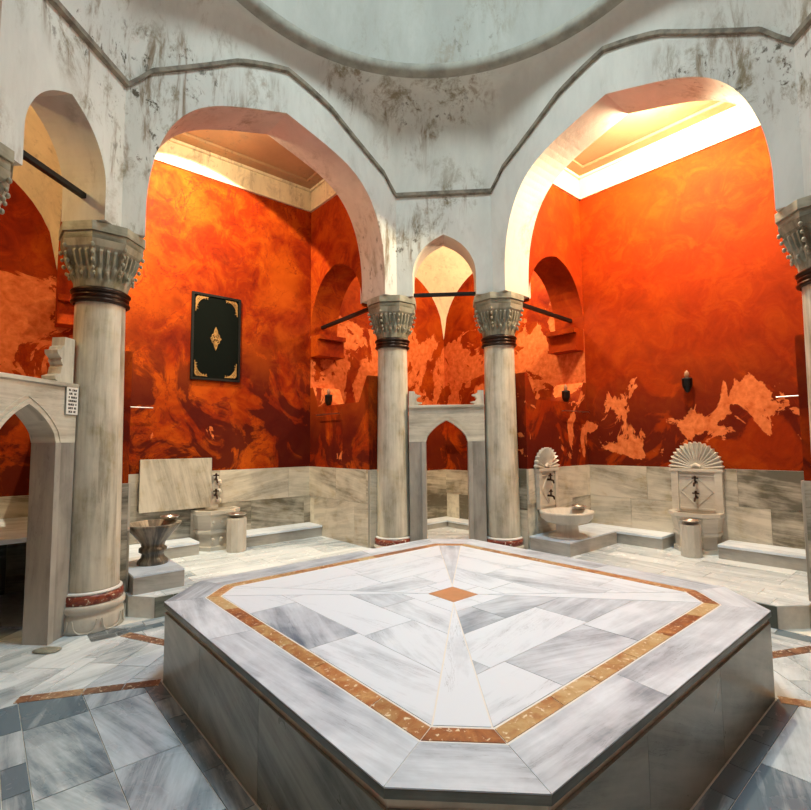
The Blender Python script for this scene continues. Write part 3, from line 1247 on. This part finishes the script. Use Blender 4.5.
def bar(p0, p1, r, label):
    p0, p1 = Vector(p0), Vector(p1)
    d = (p1 - p0)
    o = MB()
    a = d.normalized()
    side = a.cross(Z).normalized()
    q = [p0 + side * sx * r + Z * sz * r for sx, sz in ((-1, -1), (1, -1), (1, 1), (-1, 1))]
    q2 = [p + d for p in q]
    for i in range(4):
        j = (i + 1) % 4
        o.poly([q[i], q[j], q2[j], q2[i]])
    o.poly(q[::-1])
    o.poly(q2)
    ob = o.build('tie_bar', 'iron', bevel=.003)
    tag(ob, label, 'bar', 'black iron tie bars across the arches')
    return ob


bar((-.43, AS + .15, 3.40), (.43, AS + .15, 3.40), .022, 'black iron bar across the small middle arch')
bar((-AS - .19, -.43, 3.56), (-AS - .19, .43, 3.56), .022, 'black iron bar across the arch beside the left column')
bar(fr(45, HN + .2, 2.91, 3.32), fr(45, HN + .2, W - .002, 3.28), .024, 'black iron bar across the side arch left of the middle columns')
bar(fr(-45, -HN - .2, 2.91, 3.32), fr(-45, -HN - .2, W - .002, 3.28), .024, 'black iron bar across the side arch right of the middle columns')

# ---------------------------------------------------------------- wall pieces
# black panel with gilt ornament
pn = thing('ornamental_panel', 'black rectangular hanging with gilt corners and central medallion on the left red wall', 'wall hanging', fr(45, -.07, W - .002, 2.33), 45)
m = MB()
m.box(-.325, .325, -.02, 0, 0, 1.15)
m.build('backing', 'black', pn, bevel=.004)
m = MB()
for (x0, x1, z0, z1) in ((-.325, .325, 0, .03), (-.325, .325, 1.12, 1.15), (-.325, -.295, .03, 1.12), (.295, .325, .03, 1.12)):
    m.box(x0, x1, -.032, -.02, z0, z1)
m.build('frame', 'iron', pn, bevel=.003)
for sx in (-1, 1):
    for sz in (0, 1):
        m = MB()
        c = Vector((sx * .275, -.023, .05 if sz == 0 else 1.10))
        k = 1 if sz == 0 else -1
        # filigree: curled strokes inside a concave corner
        for (L1, L2) in ((.16, .20), (.12, .15), (.08, .10), (.04, .06)):
            pts = []
            for i in range(9):
                a = PI / 2 * i / 8
                pts.append(c + Vector((-sx * L1 * (1 - math.sin(a)) , 0, k * L2 * (1 - math.cos(a)))))
            m.tube(pts, .0055, 6)
        for i in range(5):
            m.tube([c + Vector((-sx * (.02 + .03 * i), 0, k * .004)), c + Vector((-sx * (.03 + .03 * i), 0, k * .03))], .0055, 6)
            m.tube([c + Vector((-sx * .004, 0, k * (.02 + .035 * i))), c + Vector((-sx * .03, 0, k * (.03 + .035 * i)))], .0055, 6)
        m.build('corner_ornament', 'gold', pn)
m = MB()
c = Vector((-.01, -.023, .56))
ol = []
for i in range(49):
    a = 2 * PI * i / 48
    ca, sa = math.cos(a), math.sin(a)
    r = 1 / (abs(ca) / .062 + abs(sa) / .135) * (1 + .14 * math.cos(8 * a))
    ol.append(c + Vector((r * ca, 0, r * sa)))
m.tube(ol, .006, 6, cap=False)
m.tube([c + (p - c) * .62 for p in ol], .006, 6, cap=False)
m.tube([c + Vector((0, 0, -.13)), c + Vector((0, 0, .13))], .006, 6)
m.tube([c + Vector((-.05, 0, 0)), c + Vector((.05, 0, 0))], .006, 6)
m.sphere(tuple(c), .018, 12, 8)
m.build('medallion', 'gold', pn)

# detached marble slab on the left back wall
mp = thing('marble_wall_panel', 'rectangular grey veined marble panel mounted in front of the left back wall', 'wall panel', fr(45, -.55, W - .03, .70), 45)
m = MB()
m.box(-.415, .415, -.10, -.07, 0, .62, tone=.35, ang=PI / 2 - .25, off=(3.3, 1.2))
m.build('slab', 'marble_wall', mp, bevel=.003)
m = MB()
m.box(-.405, .405, -.07, .0, .01, .61)
m.build('backing_frame', 'ink', mp)


def towel_rod(loc, theta, L, label, proud=.07):
    t = thing('towel_rod', label, 'rod', loc, theta)
    m = MB()
    m.tube([(-L / 2, -proud, 0), (L / 2, -proud, 0)], .007, 8)
    m.build('rod', 'steel', t)
    for s in (-1, 1):
        m = MB()
        m.tube([(s * L * .42, .004, 0), (s * L * .42, -proud, 0)], .006, 8)
        m.build('bracket', 'steel', t)
    return t


towel_rod(fr(45, -1.03, W, 1.94), 45, .40, 'thin metal rod on the red wall just right of the left column')
towel_rod(fr(-45, 1.12, W, 1.95), -45, .44, 'thin metal rod on the red wall at the right edge')
towel_rod(fr(45, HN, 3.67, 1.90), -45, .55, 'thin metal rod on the low red wall left of the middle columns')
towel_rod(fr(-45, -HN, 3.85, 1.90), 45, .62, 'thin metal rod on the low red wall right of the middle columns')


def lantern(loc, theta, label, wall=True):
    t = thing('wall_lantern' if wall else 'table_lantern', label, 'lamp', loc, theta)
    m = MB()
    m.lathe([(.001, 0), (.022, .01), (.05, .07), (.056, .09), (.058, .16), (.062, .17), (.045, .185), (.001, .19)], 16)
    m.build('body', 'iron', t)
    m = MB()
    m.lathe([(.02, .19), (.030, .215), (.026, .25), (.006, .275), (.001, .278)], 12)
    m.build('glass_top', 'glass', t)
    if wall:
        m = MB()
        m.tube([(0, 0, .08), (0, .055, .11), (0, .07, .11)], .010, 8)
        m.build('arm', 'iron', t)
        m = MB()
        m.lathe([(.001, -.006), (.03, -.006), (.03, .006), (.001, .006)], 16)
        m.move(Matrix.Translation((0, .072, .11)) @ Matrix.Rotation(PI / 2, 4, 'X'))
        m.build('wall_plate', 'iron', t)
    else:
        m = MB()
        m.lathe([(.001, -.001), (.06, 0), (.06, .012), (.001, .014)], 16)
        m.build('foot_plate', 'brass', t)
    return t


lantern(fr(-45, .02, W - .077, 2.07), -45, 'small black wall lantern above the shell fountain on the right red wall')
lantern(fr(-45, -HN - .16, 3.96, 2.031), -45, 'small black lantern standing on the low wall right of the middle columns', False)
lantern(fr(45, HN + .16, 3.98, 2.031), 45, 'small dark lantern standing on the low wall left of the middle columns', False)

# ---------------------------------------------------------------- taps and fountains


def tap(parent, x, y, z, s=1.):
    m = MB()
    m.tube([(x, y, z), (x, y - .05 * s, z), (x, y - .075 * s, z - .008 * s), (x, y - .085 * s, z - .04 * s)], [.013 * s, .012 * s, .012 * s, .009 * s], 10)
    m.tube([(x, y - .04 * s, z), (x, y - .04 * s, z + .045 * s)], [.012 * s, .008 * s], 8)
    o = m.build('tap', 'bronze', parent)
    h = MB()
    h.tube([(x - .032 * s, y - .04 * s, z + .048 * s), (x + .032 * s, y - .04 * s, z + .048 * s)], .008 * s, 8)
    h.sphere((x, y - .04 * s, z + .062 * s), .014 * s, 8, 6)
    h.build('tap_handle', 'bronze', o)
    return o


def shell(parent, cz, R, y0, lobes=15, d=.05):
    "carved fan shell standing on the back plate"
    m = MB()
    N = lobes * 8
    rings = [(.0, .0), (.16, .0), (.22, .35), (.6, .7), (.9, 1.), (1.0, 1.)]
    rows = []
    for fr_, amp in rings:
        row = []
        for i in range(N + 1):
            a = PI * i / N
            ph = (i % 8) / 8.
            tri = 1 - abs(ph - .5) * 2
            r = R * fr_ * (1 + (.085 * tri - .05 if fr_ >= .99 else 0))
            row.append(Vector((r * math.cos(a), y0 - d * .45 - d * .9 * tri * amp * fr_ - .004, cz + r * math.sin(a) * 1.08)))
        rows.append(row)
    for a, b in zip(rows, rows[1:]):
        for i in range(N):
            m.poly([a[i], a[i + 1], b[i + 1], b[i]][::-1])
    for i in range(N):
        a, b = rows[-1][i], rows[-1][i + 1]
        m.poly([a, b, Vector((b.x, y0, b.z)), Vector((a.x, y0, a.z))][::-1])
    m.tube([(-R * .17, y0 - d * .7, cz + .02), (0, y0 - d * .8, cz + .05), (R * .17, y0 - d * .7, cz + .02)], .02, 8)
    return m.build('shell', 'marble_basin', parent)


def back_plate(parent, w, z0, z1, y0, d=.035):
    m = MB()
    m.box(-w, w, y0 - d, y0, z0, z1)
    # side pilasters, top and bottom fillets, lozenge relief
    for s in (-1, 1):
        x0, x1 = sorted((s * w * .74, s * w * 1.04))
        m.box(x0, x1, y0 - d - .022, y0, z0, z1 - .03)
    m.box(-w * 1.1, w * 1.1, y0 - d - .03, y0, z1 - .03, z1 + .004)
    m.box(-w * .72, w * .72, y0 - d - .012, y0, z1 - .09, z1 - .07)
    m.box(-w * .72, w * .72, y0 - d - .012, y0, z0 + .03, z0 + .055)
    cz = (z0 + z1) / 2 - .01
    hw, hh = w * .66, (z1 - z0) * .34
    m.tube([(-hw, y0 - d - .002, cz), (0, y0 - d - .002, cz + hh), (hw, y0 - d - .002, cz), (0, y0 - d - .002, cz - hh), (-hw, y0 - d - .002, cz)], .006, 6, cap=False)
    return m.build('back_plate', 'marble_basin', parent, bevel=.003)


def kurna(parent, w, dep, z0, z1, yb, mat='marble_basin'):
    "half-octagonal carved wall basin with a hollow"
    out = [(-w, yb), (-w, yb - dep * .55), (-w * .55, yb - dep), (w * .55, yb - dep), (w, yb - dep * .55), (w, yb)]
    m = MB()
    sc = lambda k: [(x * k, yb + (y - yb) * k) for x, y in out]
    levels = [(z0, .86), (z0 + .05, .88), (z0 + .055, .80), (z0 + (z1 - z0) * .42, .80), (z0 + (z1 - z0) * .44, .88), (z0 + (z1 - z0) * .5, .88),
              (z0 + (z1 - z0) * .52, .82), (z1 - .06, .92), (z1 - .04, 1.0), (z1, 1.0)]
    for (za, ka), (zb, kb) in zip(levels, levels[1:]):
        A, B = sc(ka), sc(kb)
        for i in range(len(A) - 1):
            m.poly([(*A[i], za), (*A[i + 1], za), (*B[i + 1], zb), (*B[i], zb)])
    inn = [(x * .82, yb - .03 + (y - yb + .03) * .84) for x, y in out]
    outt = sc(1.0)
    for i in range(len(out) - 1):
        m.poly([(*outt[i], z1), (*outt[i + 1], z1), (*inn[i + 1], z1), (*inn[i], z1)])
        i0, i1 = inn[i], inn[i + 1]
        m.poly([(*i0, z1), (*i1, z1), (i1[0] * .7, yb - .05 + (i1[1] - yb + .05) * .7, z1 - .16), (i0[0] * .7, yb - .05 + (i0[1] - yb + .05) * .7, z1 - .16)])
    m.poly([(x * .7, yb - .05 + (y - yb + .05) * .7, z1 - .16) for x, y in inn])
    m.poly([(*outt[-1], z1), (*outt[0], z1), (*inn[0], z1), (*inn[-1], z1)])
    m.poly([(inn[0][0], inn[0][1], z1), (inn[-1][0], inn[-1][1], z1), (inn[-1][0], inn[-1][1], z1 - .16), (inn[0][0], inn[0][1], z1 - .16)])
    m.poly([(*outt[0], z0), (*outt[0], z1), (*outt[-1], z1), (*outt[-1], z0)])
    # carved bosses
    for x, zc in ((-w * .35, .72), (0, .72), (w * .35, .72), (-w * .35, .28), (0, .28), (w * .35, .28)):
        m.sphere((x, yb - dep * .83, z0 + (z1 - z0) * zc), .026, 8, 6, 1.2)
    return m.build('basin', mat, parent)


def bowl(loc, r, label, h=None):
    t = MB()
    h = h or r * .5
    t.lathe([(.001, 0), (r * .45, .002), (r * .8, h * .45), (r, h), (r * 1.06, h + .004), (r * 1.06, h + .010), (r * .94, h), (r * .74, h * .5), (r * .4, .014), (.001, .012)], 28)
    o = t.build('metal_bowl', 'steel', loc=loc)
    tag(o, label, 'bowl')
    return o


def stump(loc, r, h, label):
    t = MB()
    t.lathe([(.001, 0), (r * .96, 0), (r, .02), (r, h - .02), (r * .95, h), (.001, h)], 10, a0=.2, a1=.2 + 2 * PI, smooth=False)
    o = t.build('marble_stand', 'marble_basin', loc=loc)
    tag(o, label, 'stand')
    return o


# right wall fountain (frame -45)
ft = thing('wall_fountain', 'carved marble fountain with wide fan shell and two taps on the right red wall', 'fountain', fr(-45, .06, W - .026, ZI), -45)
back_plate(ft, .27, .44, .96, 0)
shell(ft, .966, .29, 0, 17)
kurna(ft, .28, .34, 0, .46, 0)
tap(ft, -.0, -.035, .80, 1.1)
tap(ft, -.0, -.035, .62, 1.1)
sp_ = fr(-45, .12, W - .50, ZI)
stump(sp_, .105, .36, 'narrow marble stand in front of the shell fountain on the right wall')
bowl(sp_ + Vector((0, 0, .361)), .10, 'dark metal bowl on the stand in front of the right shell fountain', .04)

# left back wall fountain (frame 45)
ft = thing('wall_fountain', 'carved marble basin with two taps beside the grey veined panel on the left back wall', 'fountain', fr(45, -.07, W - .026, ZI), 45)
m = MB()
m.box(-.12, .05, -.04, 0, .48, .93)
for zc in (.58, .70, .82):
    m.sphere((.05, -.02, zc), .045, 12, 8)
m.build('back_plate', 'marble_basin', ft, bevel=.004)
kurna(ft, .28, .34, 0, .49, 0)
tap(ft, -.0, -.04, .86, 1.1)
tap(ft, -.0, -.04, .66, 1.1)
sl_ = fr(45, .05, W - .50, ZI)
stump(sl_, .12, .41, 'narrow marble stand in front of the left wall basin')
bowl(sl_ + Vector((0, 0, .411)), .115, 'metal bowl on the stand in front of the left wall basin', .04)

# pedestal fountain right of the middle columns: on the side wall local x=-HN of the right iwan
ZT = ZB + .01
# wall faces +x(local) ; thing frame: y outward into the wall = rotate by 90
pf = thing('pedestal_fountain', 'round pedestal basin with narrow shell back and two taps right of the middle columns', 'fountain', fr(-45, -HN + .026, 3.10, ZT), 45)
back_plate(pf, .20, .30, .80, 0)
shell(pf, .806, .235, 0, 13)
tap(pf, -.0, -.035, .66, 1.1)
tap(pf, -.0, -.035, .46, 1.1)
m = MB()
m.lathe([(.001, 0), (.22, 0), (.21, .02), (.13, .05), (.12, .14), (.15, .165), (.24, .185), (.285, .23), (.29, .27), (.30, .28), (.30, .305), (.25, .305), (.20, .24), (.10, .215), (.001, .21)], 40, lambda t, z, r: r * (1 + .10 * abs(math.cos(t))), c=(-.08, -.34, 0))
m.build('basin', 'marble_basin', pf)
bowl(pf.matrix_basis @ Vector((.0, 0, 0)) if 0 else fr(-45, -HN + .026 + .36, 3.26, ZT + .306), .085, 'dark metal bowl on the rim of the round basin right of the middle columns', .035)

# chalice basin beside the left column, on side wall local x=-HN of left iwan -> wall faces +x
cb = thing('pedestal_basin', 'round chalice-shaped marble basin partly hidden behind the left column', 'basin', fr(45, -HN + .026, 3.02, ZT), 135)
m = MB()
m.lathe([(.001, 0), (.15, 0), (.15, .03), (.115, .06), (.105, .10), (.135, .115), (.135, .15), (.11, .165), (.12, .20), (.20, .29), (.265, .36), (.275, .385), (.24, .385), (.16, .30), (.001, .28)], 40, lambda t, z, r: r * .92, c=(0, -.26, 0))
m.build('basin', 'marble_dark', cb)
bowl(fr(45, -HN + .026 + .43, 3.10, ZT + .386), .085, 'dark metal bowl on the rim of the chalice basin beside the left column', .035)

# ---------------------------------------------------------------- left cell bench table and floor drain
tb = thing('marble_table', 'white marble table top over dark space inside the left doorway', 'table', fr(135, 0, 0, 0), 45)
# left cell in the 45 frame: u<0, v>0
m = MB()
m.box(-W + .03, -HN - PT - .03, 2.75, W - .03, .72, .76, ang=.4, tone=.3)
m.build('table_top', 'marble_top', tb, bevel=.004)
for x in (-2.42, -3.3):
    m = MB()
    m.box(x - .03, x + .03, 2.85, 4.15, .0, .72, tone=.6, ang=PI / 2)
    m.build('leg', 'marble_wall', tb, bevel=.004)
dr = MB()
dr.lathe([(.001, 0), (.075, 0), (.08, .004), (.062, .011), (.05, .006), (.001, .004)], 24, lambda t, z, r: r * (1 + .25 * math.cos(2 * t)))
d_ = dr.build('drain_cover', 'marble_side', loc=Vector((-2.95, .17, .008)))
tag(d_, 'small oval drain plate in the floor before the left doorway', 'drain')
